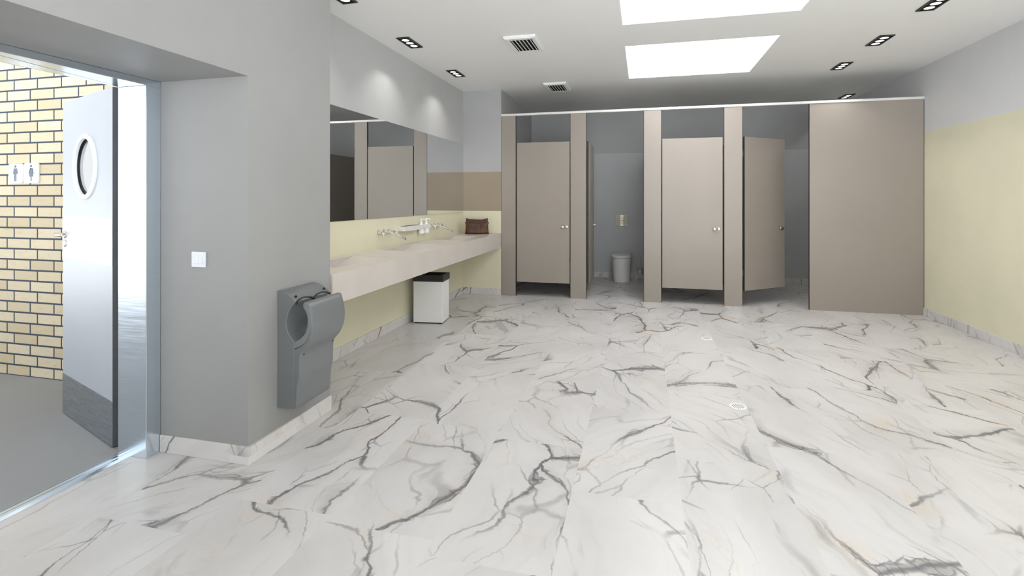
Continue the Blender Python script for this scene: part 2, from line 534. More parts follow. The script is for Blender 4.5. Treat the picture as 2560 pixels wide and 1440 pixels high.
# nib: end face banded, stall side grey tiled
b = NB(); box(b, XL - 0.19, -1.93, YF, YF + 0.03, 0, H); struct('wall_nib', b, M['wall_nib'])
b = NB(); box(b, XL - 0.19, -1.93, YF + 0.03, YB + 0.12, 0, H); struct('wall_side', b, M['wall_stall'])

# skirtings
SK = 0.092
def skirt(name, boxes):
    b = NB()
    for q in boxes:
        box(b, *q, 0.0, SK)
    struct(name, b, M['marble_v'], bevel=0.002)
skirt('baseboard_right', [(XR - 0.012, XR, YR, YF)])
skirt('baseboard_left', [(XL, XL + 0.012, 2.895, YF)])
skirt('baseboard_nib', [(XL + 0.012, -1.93, YF - 0.012, YF)])
skirt('baseboard_pier', [(XL + 0.004, XP + 0.012, 2.181, 2.191), (XP, XP + 0.012, 2.191, 2.895)])
skirt('baseboard_back', [(-1.93, XR, YB - 0.012, YB)])
skirt('baseboard_stall', [(XR - 0.012, XR, YF + 0.06, YB - 0.012)])

# outside the door
b = NB(); box(b, -9.0, -2.69, -5.0, 2.86, -0.08, 0.0); struct('floor_exterior', b, M['ground'])
b = NB(); box(b, -9.0, -2.69, 2.86, 3.06, 0.0, 3.3); struct('wall_exterior', b, M['brick'])

# threshold strip in the door opening
b = NB()
prism(b, [(-2.690, -0.01), (-2.690, 0.004), (-2.672, 0.009), (-2.668, 0.006), (-2.648, 0.006), (-2.644, 0.010), (-2.640, 0.006),
          (-2.622, 0.006), (-2.618, 0.009), (-2.600, 0.003), (-2.600, -0.01)], 1, 1.223, 2.106)
struct('trim_1', b, M['steel'])

# ------------------------------------------------------------------ entrance door
door = bpy.data.objects.new('door_1', None); C.objects.link(door); door['kind'] = 'structure'
b = NB()
box(b, -2.686, XL + 0.002, 2.106, 2.189, 0, 1.94)
box(b, -2.686, XL + 0.002, 1.14, 1.223, 0, 1.94)
box(b, -2.686, XL + 0.002, 1.14, 2.189, 1.94, SOF - 0.001)
obj('door_frame', b, M['steel'], door, bevel=0.0025)

leaf = bpy.data.objects.new('door_leaf', None)
P0 = Vector((-2.781, 2.151, 0)); RZ = math.atan2(0.346, -0.938)
def disc_plate(bm, w, z0, z1, cx, cz, R, y0, y1, n=64, mi=0, mi_in=1):
    """slab in the local xz plane with a round hole"""
    angs = sorted([2 * PI * i / n for i in range(n)] + [math.atan2(zz - cz, xx - cx) % (2 * PI) for xx in (0, w) for zz in (z0, z1)])
    def outer(a):
        dx, dz = math.cos(a), math.sin(a); t = 1e9
        if dx > 1e-9: t = min(t, (w - cx) / dx)
        if dx < -1e-9: t = min(t, (0 - cx) / dx)
        if dz > 1e-9: t = min(t, (z1 - cz) / dz)
        if dz < -1e-9: t = min(t, (z0 - cz) / dz)
        return cx + dx * t, cz + dz * t
    L = {}
    for y in (y0, y1):
        L[y] = ([bm.verts.new((*[outer(a)[0], y, outer(a)[1]],)) for a in angs],
                [bm.verts.new((cx + R * math.cos(a), y, cz + R * math.sin(a))) for a in angs])
    k = len(angs)
    for i in range(k):
        j = (i + 1) % k
        for y in (y0, y1):
            o_, c_ = L[y]
            bm.faces.new([o_[i], o_[j], c_[j], c_[i]]).material_index = mi
        bm.faces.new([L[y0][0][i], L[y0][0][j], L[y1][0][j], L[y1][0][i]]).material_index = mi_in
        bm.faces.new([L[y0][1][i], L[y0][1][j], L[y1][1][j], L[y1][1][i]]).material_index = mi_in
b = NB()
disc_plate(b, 0.824, 0.006, 1.957, 0.415, 1.538, 0.166, 0.0, -0.042)
# local +y points at the room side of the open leaf
leaf = obj('door_leaf', b, [M['leaf'], M['leaf_edge']], door)
leaf.location = P0; leaf.rotation_euler = (0, 0, RZ)
def lp(name, bm, m, **k):
    return obj(name, bm, m, leaf, **k)
b = NB(); box(b, 0.002, 0.822, 0, 0.0025, 0.985, 1.241); lp('push_plate', b, M['push'])
b = NB(); box(b, 0.002, 0.822, 0, 0.0025, 0.006, 0.252); lp('kick_plate', b, M['steel_k'])
b = NB()
lathe(b, [(0.1655, -0.004), (0.1655, 0.010), (0.169, 0.014), (0.184, 0.014), (0.192, 0.008), (0.192, 0.0)], (0.415, 0, 1.538), (0, 1, 0), 64)
bmesh.ops.delete(b, geom=[f for f in b.faces if len(f.verts) > 4], context='FACES')
ring = lp('porthole_ring', b, M['push'], smooth=True)
b = NB()
for a in (0, PI / 2, PI, 3 * PI / 2):
    lathe(b, [(0.0, 0.0155), (0.004, 0.0155), (0.004, 0.012)], (0.415 + 0.176 * math.cos(a), 0, 1.538 + 0.176 * math.sin(a)), (0, 1, 0), 10)
obj('ring_screw', b, M['satin'], ring)
b = NB(); lathe(b, [(0.0, -0.012), (0.164, -0.012), (0.164, -0.016), (0.0, -0.016)], (0.415, 0, 1.538), (0, 1, 0), 64); lp('porthole_glass', b, M['glass'])
b = NB()
lathe(b, [(0.152, -0.008), (0.152, -0.020), (0.166, -0.020), (0.166, -0.008)], (0.415, 0, 1.538), (0, 1, 0), 64)
bmesh.ops.delete(b, geom=[f for f in b.faces if len(f.verts) > 4], context='FACES')
lp('porthole_gasket', b, M['rubber'], smooth=True)
b = NB()
lathe(b, [(0.026, 0.0), (0.026, 0.008), (0.022, 0.011), (0.0, 0.011)], (0.762, 0.002, 1.13), (0, 1, 0), 24)
rose = lp('handle_rose', b, M['satin'], smooth=True)
b = NB()
tube(b, [(0.762, 0.010, 1.13), (0.762, 0.040, 1.13), (0.758, 0.050, 1.13), (0.745, 0.056, 1.13), (0.70, 0.057, 1.13), (0.65, 0.055, 1.13), (0.638, 0.052, 1.13)],
     [0.009, 0.009, 0.0105, 0.0115, 0.0115, 0.0105, 0.006], 14)
obj('door_handle', b, M['satin'], rose, smooth=True)
b = NB()
lathe(b, [(0.024, 0.0), (0.024, 0.006), (0.020, 0.009), (0.0, 0.009)], (0.765, 0.002, 1.073), (0, 1, 0), 24)
lp('keyhole_plate', b, M['satin'], smooth=True)
# ------------------------------------------------------------------ signs on the brick wall
def sign(x0, x1, z0, z1, label, shapes, head):
    t = thing('restroom_sign', label, 'sign', ((x0 + x1) / 2, 2.86, z0), 0, 'restroom signs on the brick wall')
    hw, hh = (x1 - x0) / 2, z1 - z0
    r = 0.014
    pts = []
    for cx, cz, a0 in ((hw - r, r, -90), (hw - r, hh - r, 0), (-hw + r, hh - r, 90), (-hw + r, r, 180)):
        for k in range(7):
            a = math.radians(a0 + 15 * k); pts.append((cx + r * math.cos(a), cz + r * math.sin(a)))
    b = NB(); prism(b, pts, 1, -0.010, -0.001); obj('sign_plate', b, M['push'], t)
    b = NB()
    f = lambda u, v: ((u - 0.5) * 2 * hw, (1 - v) * hh)
    for s in shapes:
        prism(b, [f(*q) for q in s], 1, -0.0115, -0.0102)
    prism(b, [f(0.5 + head[1] * math.cos(a), head[0] + head[2] * math.sin(a)) for a in [2 * PI * k / 24 for k in range(24)]], 1, -0.0115, -0.0102)
    obj('pictogram', b, M['slate'], t)
man = [[(.388, .237), (.622, .237), (.668, .533), (.607, .533), (.585, .40), (.578, .533), (.420, .533), (.413, .40), (.398, .533), (.337, .533)],
       [(.420, .53), (.578, .53), (.575, .911), (.515, .911), (.512, .545), (.488, .545), (.485, .911), (.420, .911)]]
woman = [[(.432, .245), (.585, .245), (.648, .683), (.358, .683)],
         [(.432, .245), (.47, .245), (.44, .36), (.372, .533), (.318, .533)],
         [(.585, .245), (.548, .245), (.578, .36), (.638, .533), (.690, .533)],
         [(.464, .68), (.534, .68), (.534, .90), (.464, .90)]]
sign(-4.713, -4.566, 1.470, 1.618, 'white restroom sign with dark man pictogram, left of the two on the brick wall', man, (0.145, 0.072, 0.066))
sign(-4.551, -4.402, 1.470, 1.620, 'white restroom sign with dark woman pictogram, beside the open grey door', woman, (0.15, 0.066, 0.068))

# ------------------------------------------------------------------ light switch
t = thing('light_switch', 'white square double rocker light switch on the grey wall beside the door frame', 'light switch', (-2.245, 2.191, 0.993))
b = NB(); box(b, -0.044, 0.044, -0.010, 0.0, 0.0, 0.081); obj('switch_plate', b, M['white'], t, bevel=0.003)
for xa, xb in ((-0.026, 0.004), (0.005, 0.027)):
    b = NB(); prism(b, [(-0.010, 0.018), (-0.0145, 0.020), (-0.0115, 0.064), (-0.010, 0.064)], 0, xa, xb)
    obj('rocker', b, M['white'], t)

# ------------------------------------------------------------------ hand dryer on the pier
t = thing('hand_dryer', 'grey hand dryer with open hand slot, mounted on the pier wall', 'hand dryer', (XP, 2.405, 0.205))
DW = 0.315
slot = [(.1160, .788), (.0885, .757), (.0706, .728), (.0600, .700), (.0565, .679), (.0585, .648), (.0700, .619), (.0885, .592), (.1092, .5735)]
lip = [(.1092, .5735), (.1400, .589), (.1683, .6135), (.1830, .640), (.1890, .663), (.1915, .690), (.1900, .711), (.1840, .731), (.1752, .746), (.1640, .763), (.1614, .776), (.1655, .787), (.1752, .791)]
seam = [(.1855, .7825), (.1960, .760), (.2040, .7380), (.2120, .710), (.2140, .6885), (.2125, .655), (.2060, .626), (.1930, .597), (.1752, .571), (.1450, .549), (.1092, .5342)]
hump = [(0.0, .845), (.020, .845), (.042, .839), (.070, .828), (.0917, .8135), (.108, .800)]
o2 = lambda L: [(d, z - 0.205) for d, z in L]
b = NB(); prism(b, o2([(0, .205), (.1092, .207)] + slot[::-1] + hump[::-1]), 1, 0, DW)
obj('back_housing', b, M['dryer'], t, bevel=0.004, smooth=True, seg=3)
b = NB(); prism(b, o2(lip + seam), 1, 0.0, DW)
obj('slot_liner', b, M['dryer_in'], t, bevel=0.004, smooth=True, seg=3)
outer = [(.1855, .7905), (.1930, .788), (.2000, .780), (.2080, .760), (.2160, .733), (.2225, .702), (.2245, .672), (.2240, .645), (.2190, .614), (.2080, .582), (.1900, .552), (.1700, .530), (.1550, .512), (.1475, .493),
         (.1460, .470), (.1450, .385), (.1410, .362), (.1335, .335), (.1300, .300), (.1280, .245), (.1240, .222), (.1140, .207), (.1109, .2068)]
b = NB()
inner = [(.1857, .7826)] + seam[1:] + [(.1097, .5342)]
# front shell: rounded towards its two side edges
prof_o = outer
cyc = o2([(.1109, .5318)] + [(d + 0.0013, z - 0.0008) for d, z in seam[::-1]][1:] + outer)
loops = []
for k, yy in enumerate((0.0, 0.002, 0.007, 0.016, 0.030)):
    s = (1 - math.cos(k / 4 * PI / 2 + 0)) if k else 0.0
    cut = [0.0072, 0.0050, 0.0026, 0.0008, 0.0][k]
    loops.append((yy, cut))
loops = loops + [(DW - y, c) for y, c in loops[::-1]]
nseam = len(seam)
L3 = []
for yy, cut in loops:
    R = []
    for i, (d, z) in enumerate(cyc):
        if i >= nseam:
            j = i - nseam
            if j < 19:
                d2 = max(d - cut, 0.112)
                if j < 3: d2 = max(d - cut * 0.25, 0.187); z = z - cut * 0.35
            else:
                d2 = max(d - cut, 0.1112)
            R.append((d2, yy, z))
        else:
            R.append((d, yy, z))
    L3.append(R)
loft(b, L3)
obj('front_shell', b, M['dryer'], t, smooth=True)
b = NB()
pts = []
for k in range(41):
    y = 0.004 + (DW - 0.008) * k / 40
    a = abs(math.sin(2 * PI * (k / 40) * 0.5 * 2 / 2 * 1.0 * 1.0 + 0)) if False else abs(math.sin(2 * PI * k / 40))
    w = a ** 0.6
    pts.append((0.121 - 0.016 * w, y, 0.576 + 0.016 * w))
tube(b, pts, 0.0068, 8)
obj('air_nozzle', b, M['black'], t, smooth=True)
for y, d, z, nrm in ((0.028, 0.098, 0.814, (0.6, 0, 0.8)), (DW - 0.030, 0.098, 0.814, (0.6, 0, 0.8)), (0.024, 0.1480, 0.506, (1, 0, 0.3)), (DW - 0.024, 0.1480, 0.506, (1, 0, 0.3))):
    b = NB(); lathe(b, [(0.0, 0.0050), (0.0068, 0.0045), (0.0072, -0.008), (0.0, -0.008)], (d, y, z - 0.205), nrm, 12)
    obj('screw', b, M['black'], t)

# ------------------------------------------------------------------ mirror
b = NB(); box(b, XL + 0.0005, XL + 0.010, 2.90, YF - 0.001, 1.161, 2.128)
tag(obj('mirror', b, M['mirror']), 'long frameless wall mirror above the beige washbasin counter', 'mirror')

# ------------------------------------------------------------------ washbasin counter
CX0, CX1, CZ0, CZ1 = XL + 0.001, -1.93, 0.668, 0.865
basins = [(3.20, 3.905), (4.38, 5.088), (5.645, 6.35)]
BX0, BX1, BD = -2.402, -2.085, 0.165
t = thing('washbasin_counter', 'long beige stone wall-hung counter with three sunken ramp basins', 'counter', (0, 0, 0))
b = NB()
box(b, CX0, BX0, 2.90, YF - 0.0005, CZ0, CZ1)
box(b, BX1, CX1, 2.90, YF - 0.0005, CZ0, CZ1)
yy = [2.90] + [v for q in basins for v in q] + [YF - 0.0005]
for i in range(0, len(yy), 2):
    box(b, BX0, BX1, yy[i], yy[i + 1], CZ0, CZ1)
for y0, y1 in basins:
    box(b, BX0, BX1, y0, y1, CZ0, CZ0 + 0.012)
obj('countertop', b, M['stone'], t)
for y0, y1 in basins:
    b = NB()
    prism(b, [(y0, CZ0 + 0.012), (y0, CZ1 - BD), (y0 + 0.05, CZ1 - BD), (y1, CZ1 - 0.001), (y1, CZ0 + 0.012)], 0, BX0, BX1)
    bs = obj('basin', b, M['stone'], t)
    b = NB()
    box(b, BX0 + 0.02, BX1 - 0.02, y0 + 0.012, y0 + 0.022, CZ1 - BD, CZ1 - BD + 0.0015)
    obj('drain_slot', b, M['chrome'], bs)

# ------------------------------------------------------------------ wall taps
def faucet(y, label):
    t = thing('wall_faucet', label, 'faucet', (XL, y, 1.022), 0, 'chrome taps over the washbasins')
    b = NB()
    lathe(b, [(0.027, 0.0), (0.027, 0.006), (0.016, 0.010), (0.013, 0.045), (0.0, 0.045)], (0, 0, 0), (1, 0, 0), 20)
    obj('wall_rose', b, M['chrome'], t, smooth=True)
    b = NB(); tube(b, [(0.036, 0.0, 0.004), (0.06, 0, 0.0), (0.245, -0.005, -0.064)], [0.012, 0.012, 0.0115], 14)
    sp = obj('spout', b, M['chrome'], t, smooth=True)
    b = NB(); lathe(b, [(0.0, 0.001), (0.0085, 0.001), (0.0085, -0.004), (0.0, -0.004)], (0.2455, -0.005, -0.0642), (0.945, 0, -0.327), 12)
    obj('aerator', b, M['black'], sp)
    for s in (-1, 1):
        b = NB()
        lathe(b, [(0.024, 0.0), (0.024, 0.006), (0.015, 0.010), (0.013, 0.030), (0.019, 0.033), (0.019, 0.056), (0.016, 0.060), (0.0, 0.060)], (0, s * 0.105, 0), (1, 0, 0), 20)
        v = obj('valve', b, M['chrome'], t, smooth=True)
        b = NB(); tube(b, [(0.045, s * 0.105, -0.010), (0.052, s * 0.150, -0.006)] if s > 0 else [(0.045, -0.105, -0.004), (0.060, -0.112, -0.040)], [0.008, 0.007], 10)
        obj('tap_handle', b, M['satin'], v, smooth=True)
    b = NB(); tube(b, [(0.026, -0.095, 0), (0.026, 0.095, 0)], 0.010, 12)
    obj('mixer_body', b, M['satin'], t, smooth=True)
faucet(4.615, 'chrome wall tap over the middle basin, left of the soap holder')
faucet(5.895, 'chrome wall tap over the far basin, right of the soap bottles')

# ------------------------------------------------------------------ soap holder and bottles
t = thing('soap_holder', 'long chrome box holder on the cream wall between the two taps', 'holder', (XL, 4.93, 1.008))
b = NB(); box(b, 0.0, 0.080, 0.0, 0.42, 0.0, 0.050); obj('tissue_box', b, M['alu'], t, bevel=0.002)
b = NB(); box(b, 0.012, 0.068, 0.03, 0.39, 0.0502, 0.0525); obj('top_slot', b, M['black'], t)
b = NB()
box(b, 0.0, 0.080, 0.428, 0.434, 0.0, 0.050); box(b, 0.0, 0.080, 0.675, 0.681, 0.0, 0.050)
box(b, 0.0, 0.005, 0.434, 0.675, 0.0, 0.050); box(b, 0.074, 0.080, 0.434, 0.675, 0.0, 0.050)
obj('bottle_rack', b, M['alu'], t)
b = NB(); box(b, 0.0, 0.060, 0.419, 0.429, 0.004, 0.046); obj('gap_strip', b, M['black'], t)  # black strip stands in for the shaded gap between box and rack
def bottle(y, label, rz):
    t = thing('soap_bottle', label, 'bottle', (XL + 0.040, y, 0.955), rz, 'white soap pump bottles')
    b = NB(); lathe(b, [(0.0, 0.0), (0.033, 0.0), (0.0345, 0.004), (0.031, 0.075), (0.029, 0.100), (0.014, 0.112), (0.012, 0.118), (0.0, 0.118)], (0, 0, 0), (0, 0, 1), 24)
    obj('bottle_body', b, M['push'], t, smooth=True)
    b = NB()
    lathe(b, [(0.0155, 0.114), (0.0155, 0.130), (0.006, 0.133), (0.006, 0.152), (0.011, 0.153), (0.011, 0.166), (0.0, 0.168)], (0, 0, 0), (0, 0, 1), 16)
    tube(b, [(0.004, 0, 0.161), (0.030, 0.0, 0.163), (0.045, 0.0, 0.158), (0.050, 0, 0.148)], [0.0055, 0.0048, 0.0042, 0.004], 8)
    obj('pump', b, M['push'], t, smooth=True)
bottle(5.425, 'white soap pump bottle in the chrome holder, left of the pair', math.radians(20))
bottle(5.565, 'white soap pump bottle in the chrome holder, right of the pair nearer the far tap', math.radians(20))

# ------------------------------------------------------------------ handbag on the counter
t = thing('handbag', 'brown leather handbag standing on the far end of the counter', 'bag', (-2.235, 6.775, CZ1 + 0.0005), math.radians(14.5))
def bag_body(bm, hw_of, zt_of, th_of, nu=28, nv=18):
    front, back = [], []
    for j in range(nv + 1):
        v = j / nv
        fr, bk = [], []
        for i in range(nu + 1):
            u = -1 + 2 * i / nu
            z = v * zt_of(u)
            x = u * hw_of(v)
            th = th_of(u, v)
            fr.append((x, -th, z)); bk.append((x, th, z))
        front.append(fr); back.append(bk)
    loops = [f + bk[::-1] for f, bk in zip(front, back)]
    loft(bm, loops)
def th1(u, v):
    return (0.058 * (1 - v) ** 0.7 + 0.010) * (1 - abs(u) ** 4 * 0.75) * (0.80 + 0.2 * math.sin(min(1, v * 6) * PI / 2))
b = NB(); bag_body(b, lambda v: 0.150 + 0.010 * (1 - v), lambda u: 0.192 + 0.028 * abs(u) ** 2.6, th1)
obj('bag_body', b, M['leather_d'], t, smooth=True)
def th2(u, v):
    fold = 0.006 * math.exp(-((u - 0.30) / 0.05) ** 2) + 0.004 * math.exp(-((u + 0.38) / 0.12) ** 2) * v
    return (0.066 * (1 - v) ** 0.55 + 0.020 + 0.010 * math.exp(-((v - 0.16) / 0.12) ** 2) - fold) * (1 - abs(u) ** 5 * 0.7) * (0.78 + 0.22 * math.sin(min(1, v * 7) * PI / 2))
b = NB(); bag_body(b, lambda v: 0.158 + 0.008 * (1 - v) ** 2 - 0.004 * math.sin(v * PI), lambda u: 0.146 + 0.018 * abs(u) ** 1.5, th2)
obj('front_pouch', b, M['leather'], t, smooth=True)
for s in (-1, 1):
    b = NB(); tube(b, [(s * 0.148, 0.0, 0.158), (s * 0.157, 0.0, 0.156), (s * 0.158, 0, 0.140)], [0.008, 0.009, 0.006], 8)
    obj('zip_tab', b, M['leather_d'], t, smooth=True)

# ------------------------------------------------------------------ waste bin
t = thing('waste_bin', 'white square waste bin with black rim under the counter', 'bin', (-2.268, 5.272, 0.0), math.radians(6))
hw, hd = 0.163, 0.130
b = NB(); box(b, -hw + 0.010, hw - 0.010, -hd + 0.010, hd - 0.010, 0, 0.016); obj('base', b, M['black'], t)
b = NB(); box(b, -hw, hw, -hd, hd, 0.014, 0.458); obj('bin_body', b, M['white_lac'], t, bevel=0.003)
b = NB()
e = 0.007
for (xa, xb, ya, yb) in ((-hw - e, hw + e, -hd - e, -hd + 0.018), (-hw - e, hw + e, hd - 0.018, hd + e), (-hw - e, -hw + 0.018, -hd + 0.018, hd - 0.018), (hw - 0.018, hw + e, -hd + 0.018, hd - 0.018)):
    box(b, xa, xb, ya, yb, 0.455, 0.522)
obj('bin_rim', b, M['black'], t, bevel=0.0015)
b = NB()
R = []
for k in range(13):
    y = -hd + 0.019 + (2 * hd - 0.038) * k / 12
    R.append((y, 0.492 - 0.030 * math.sin(PI * k / 12)))
pts = R + [(y, z - 0.004) for y, z in R[::-1]]
prism(b, pts, 0, -hw + 0.019, hw - 0.019)
obj('swing_lid', b, M['black'], t, smooth=True)

# ------------------------------------------------------------------ toilet stalls
RZ0, RZ1 = 2.507, 2.537
def panel(name, x0, x1, label, th=0.032, z0=0.0, cat='panel', group='taupe posts between the stall doors'):
    t = thing(name, label, cat, ((x0 + x1) / 2, YF, z0), 0, group)
    w = (x1 - x0) / 2
    b = NB(); box(b, -w, w, 0.0, th, 0.0, RZ0 - z0 - 0.0005); obj('post_panel', b, M['laminate'], t, bevel=0.0012)
    b = NB(); box(b, -w - 0.004, -w, 0.003, th - 0.002, 0.0, RZ0 - z0 - 0.0005); box(b, w, w + 0.004, 0.003, th - 0.002, 0, RZ0 - z0 - 0.0005)
    obj('edge_shade_strip', b, M['edge_shade'], t)
    return t
panel('stall_post', -1.9255, -1.722, 'taupe stall post against the grey wall end, left of the first door')
panel('stall_post', -0.954, -0.745, 'taupe stall post between the first closed door and the stall with the toilet')
panel('stall_post', 0.012, 0.226, 'taupe stall post between the toilet brush stall and the second closed door')
panel('stall_post', 0.994, 1.203, 'taupe stall post between the closed door and the half open door')
t = thing('stall_front_panel', 'wide blank taupe stall panel beside the cream wall', 'panel', (2.556, YF, 0.0))
b = NB(); box(b, -0.594, 0.594, 0.0, 0.032, 0.0, RZ0 - 0.0005); obj('panel_board', b, M['laminate'], t, bevel=0.0012)
b = NB(); box(b, -0.598, -0.594, 0.003, 0.030, 0.0, RZ0 - 0.0005); box(b, 0.594, 0.598, 0.003, 0.030, 0.0, RZ0 - 0.0005); obj('edge_shade_strip', b, M['edge_shade'], t)

b = NB(); box(b, -1.9295, XR - 0.001, YF - 0.010, YF + 0.045, RZ0, RZ1)
tag(obj('stall_rail', b, M['alu'], bevel=0.002), 'pale aluminium head rail running along the top of all the stalls', 'rail')

def stall_door(x, rot, label, w=0.744):
    t = thing('stall_door', label, 'door', (x, YF + (0.036 if rot == 90 else 0.002), 0.0), math.radians(rot), 'taupe stall doors')
    b = NB(); box(b, 0.006, w, 0.0, 0.028, 0.197, 2.130); obj('door_panel', b, M['laminate'], t, bevel=0.0012)
    b = NB(); box(b, 0.001, 0.006, 0.002, 0.026, 0.197, 2.130); obj('edge_shade_strip', b, M['edge_shade'], t)
    for nm, lx in (('knob', w - 0.096), ('lock_disc', w - 0.042)):
        b = NB()
        if nm == 'knob':
            lathe(b, [(0.010, 0.0), (0.010, 0.014), (0.021, 0.018), (0.0225, 0.026), (0.019, 0.033), (0.010, 0.036), (0.0, 0.0365)], (lx, 0.0, 0.966), (0, -1, 0), 20)
            lathe(b, [(0.010, 0.0), (0.010, 0.014), (0.021, 0.018), (0.0225, 0.026), (0.019, 0.033), (0.0, 0.036)], (lx, 0.028, 0.966), (0, 1, 0), 20)
        else:
            lathe(b, [(0.022, 0.0), (0.022, 0.008), (0.018, 0.011), (0.0, 0.011)], (lx, 0.0, 0.966), (0, -1, 0), 20)
            lathe(b, [(0.022, 0.0), (0.022, 0.006), (0.0, 0.006)], (lx, 0.028, 0.966), (0, 1, 0), 20)
        obj(nm, b, M['satin'], t, smooth=True)
    for z in (0.42, 1.92):
        b = NB(); lathe(b, [(0.005, -0.04), (0.005, 0.04)], (-0.002, 0.033, z) if rot == 0 else ((0.006, 0.012, z) if rot == 90 else (-0.0022, 0.0255, z)), (0, 0, 1), 10)
        obj('hinge', b, M['satin'], t)
    return t
stall_door(-1.711, 0, 'closed taupe stall door, nearest the washbasins')
stall_door(-0.712, 90, 'taupe stall door swung fully inwards, opening the stall with the toilet')
stall_door(0.236, 0, 'closed taupe stall door, right of the toilet stall', 0.738)
stall_door(1.2304, 40, 'taupe stall door standing half open beside the wide blank panel', 0.748)

def partition(x, label):
    t = thing('stall_partition', label, 'partition', (x, YF + 0.035, 0.15), 0, 'partitions between the stalls')
    b = NB(); box(b, -0.014, 0.014, 0.0, YB - YF - 0.036, 0.0, 1.95); obj('partition_board', b, M['laminate'], t, bevel=0.001)
    b = NB()
    box(b, -0.018, 0.018, YB - YF - 0.16, YB - YF - 0.12, -0.15, 0.0); obj('foot', b, M['satin'], t)
partition(-0.85, 'taupe side partition on the left of the toilet stall')
partition(0.12, 'taupe side partition on the right of the toilet stall')
partition(1.10, 'taupe side partition behind the post beside the half open door')

# ------------------------------------------------------------------ toilet, flush plate, brush
t = thing('toilet', 'white toilet with closed lid in the open stall', 'toilet', (-0.342, YB - 0.013, 0.0))
def dloop(hw, front, z, n=28):
    """D-shaped outline: straight sides from the wall, round front"""
    L = [(hw * 0.70, 0.0, z), (hw * 0.88, -0.045, z), (hw * 0.97, -0.12, z), (hw, -front + hw, z)]
    for k in range(1, n):
        a = PI * k / n
        L.append((hw * math.cos(a), -front + hw - hw * math.sin(a), z))
    L += [(-hw, -front + hw, z), (-hw * 0.97, -0.12, z), (-hw * 0.88, -0.045, z), (-hw * 0.70, 0.0, z)]
    return L
b = NB()
loft(b, [dloop(0.131, 0.480, 0.0), dloop(0.134, 0.484, 0.012), dloop(0.139, 0.496, 0.15), dloop(0.149, 0.510, 0.30), dloop(0.154, 0.518, 0.372), dloop(0.152, 0.516, 0.384)])
obj('toilet_bowl', b, M['ceramic'], t, smooth=True)
b = NB()
loft(b, [dloop(0.152, 0.520, 0.388), dloop(0.161, 0.530, 0.391), dloop(0.163, 0.533, 0.402), dloop(0.163, 0.533, 0.425), dloop(0.156, 0.525, 0.434), dloop(0.10, 0.45, 0.437)])
obj('toilet_lid', b, M['ceramic'], t, smooth=True)
b = NB(); loft(b, [dloop(0.146, 0.508, 0.382), dloop(0.146, 0.508, 0.390)]); obj('seat_gap', b, M['black'], t)

t = thing('flush_plate', 'square nickel flush plate on the stall wall above the toilet', 'flush plate', (-0.353, YB, 0.885))
b = NB(); box(b, -0.098, 0.098, -0.010, 0.0, 0.0, 0.193); obj('plate', b, M['bronze'], t, bevel=0.002)
b = NB(); prism(b, [(-0.036, -0.010), (-0.030, -0.016), (0.030, -0.016), (0.036, -0.010)], 2, 0.002, 0.191)
obj('centre_strip', b, M['nickel_l'], t)
for z0, z1 in ((0.060, 0.094), (0.099, 0.134)):
    b = NB(); box(b, -0.029, 0.029, -0.0185, -0.0162, z0, z1); obj('flush_button', b, M['nickel_l'], t, bevel=0.001)
b = NB()
for z in (0.056, 0.096, 0.138):
    box(b, -0.030, 0.030, -0.0172, -0.0161, z - 0.0022, z + 0.0022)
for sx in (-1, 1):
    box(b, sx * 0.068 - 0.001, sx * 0.068 + 0.001, -0.0112, -0.0101, 0.056, 0.138)
obj('plate_joint', b, M['black'], t)

t = thing('toilet_brush', 'toilet brush in a wall-mounted frosted cup right of the toilet', 'brush', (-0.052, YB - 0.065, 0.055))
b = NB(); lathe(b, [(0.0, 0.0), (0.036, 0.0), (0.042, 0.010), (0.047, 0.115), (0.043, 0.115), (0.038, 0.012), (0.0, 0.010)], (0, 0, 0), (0, 0, 1), 24); obj('cup', b, M['frost'], t, smooth=True)
b = NB(); lathe(b, [(0.045, 0.108), (0.052, 0.110), (0.052, 0.124), (0.020, 0.128), (0.0, 0.130)], (0, 0, 0), (0, 0, 1), 24); obj('brush_cap', b, M['satin'], t, smooth=True)
b = NB(); tube(b, [(0, 0, 0.02), (0, 0, 0.320), (0, 0, 0.330)], [0.0055, 0.0055, 0.003], 10); obj('brush_handle', b, M['satin'], t, smooth=True)
b = NB(); box(b, -0.012, 0.012, 0.046, 0.064, 0.095, 0.125); obj('wall_bracket', b, M['satin'], t)

# ------------------------------------------------------------------ floor drains
def drain(x, y, label):
    t = thing('floor_drain', label, 'drain', (x, y, 0.0), math.radians(20), 'round drains in the marble floor')
    b = NB(); lathe(b, [(0.0, 0.0015), (0.047, 0.0015), (0.047, 0.0002), (0.0, 0.0002)], (0, 0, 0), (0, 0, 1), 36); obj('drain_plate', b, M['alu'], t)
    b = NB(); lathe(b, [(0.045, 0.0002), (0.045, 0.003), (0.049, 0.003), (0.051, 0.0002)], (0, 0, 0), (0, 0, 1), 36)
    bmesh.ops.delete(b, geom=[f for f in b.faces if len(f.verts) > 4], context='FACES')
    obj('drain_ring', b, M['push'], t, smooth=True)
    b = NB()
    for i in range(-2, 3):
        for j in range(-2, 3):
            if i * i + j * j <= 6:
                lathe(b, [(0.0, 0.0022), (0.0036, 0.0022), (0.0036, 0.0012), (0.0, 0.0012)], (i * 0.0155, j * 0.0155, 0), (0, 0, 1), 10)
    obj('drain_holes', b, M['blackdeep'], t)
drain(0.598, 3.594, 'round perforated floor drain in the marble, nearer the camera')
drain(0.595, 5.270, 'round perforated floor drain in the marble, farther one near the stalls')

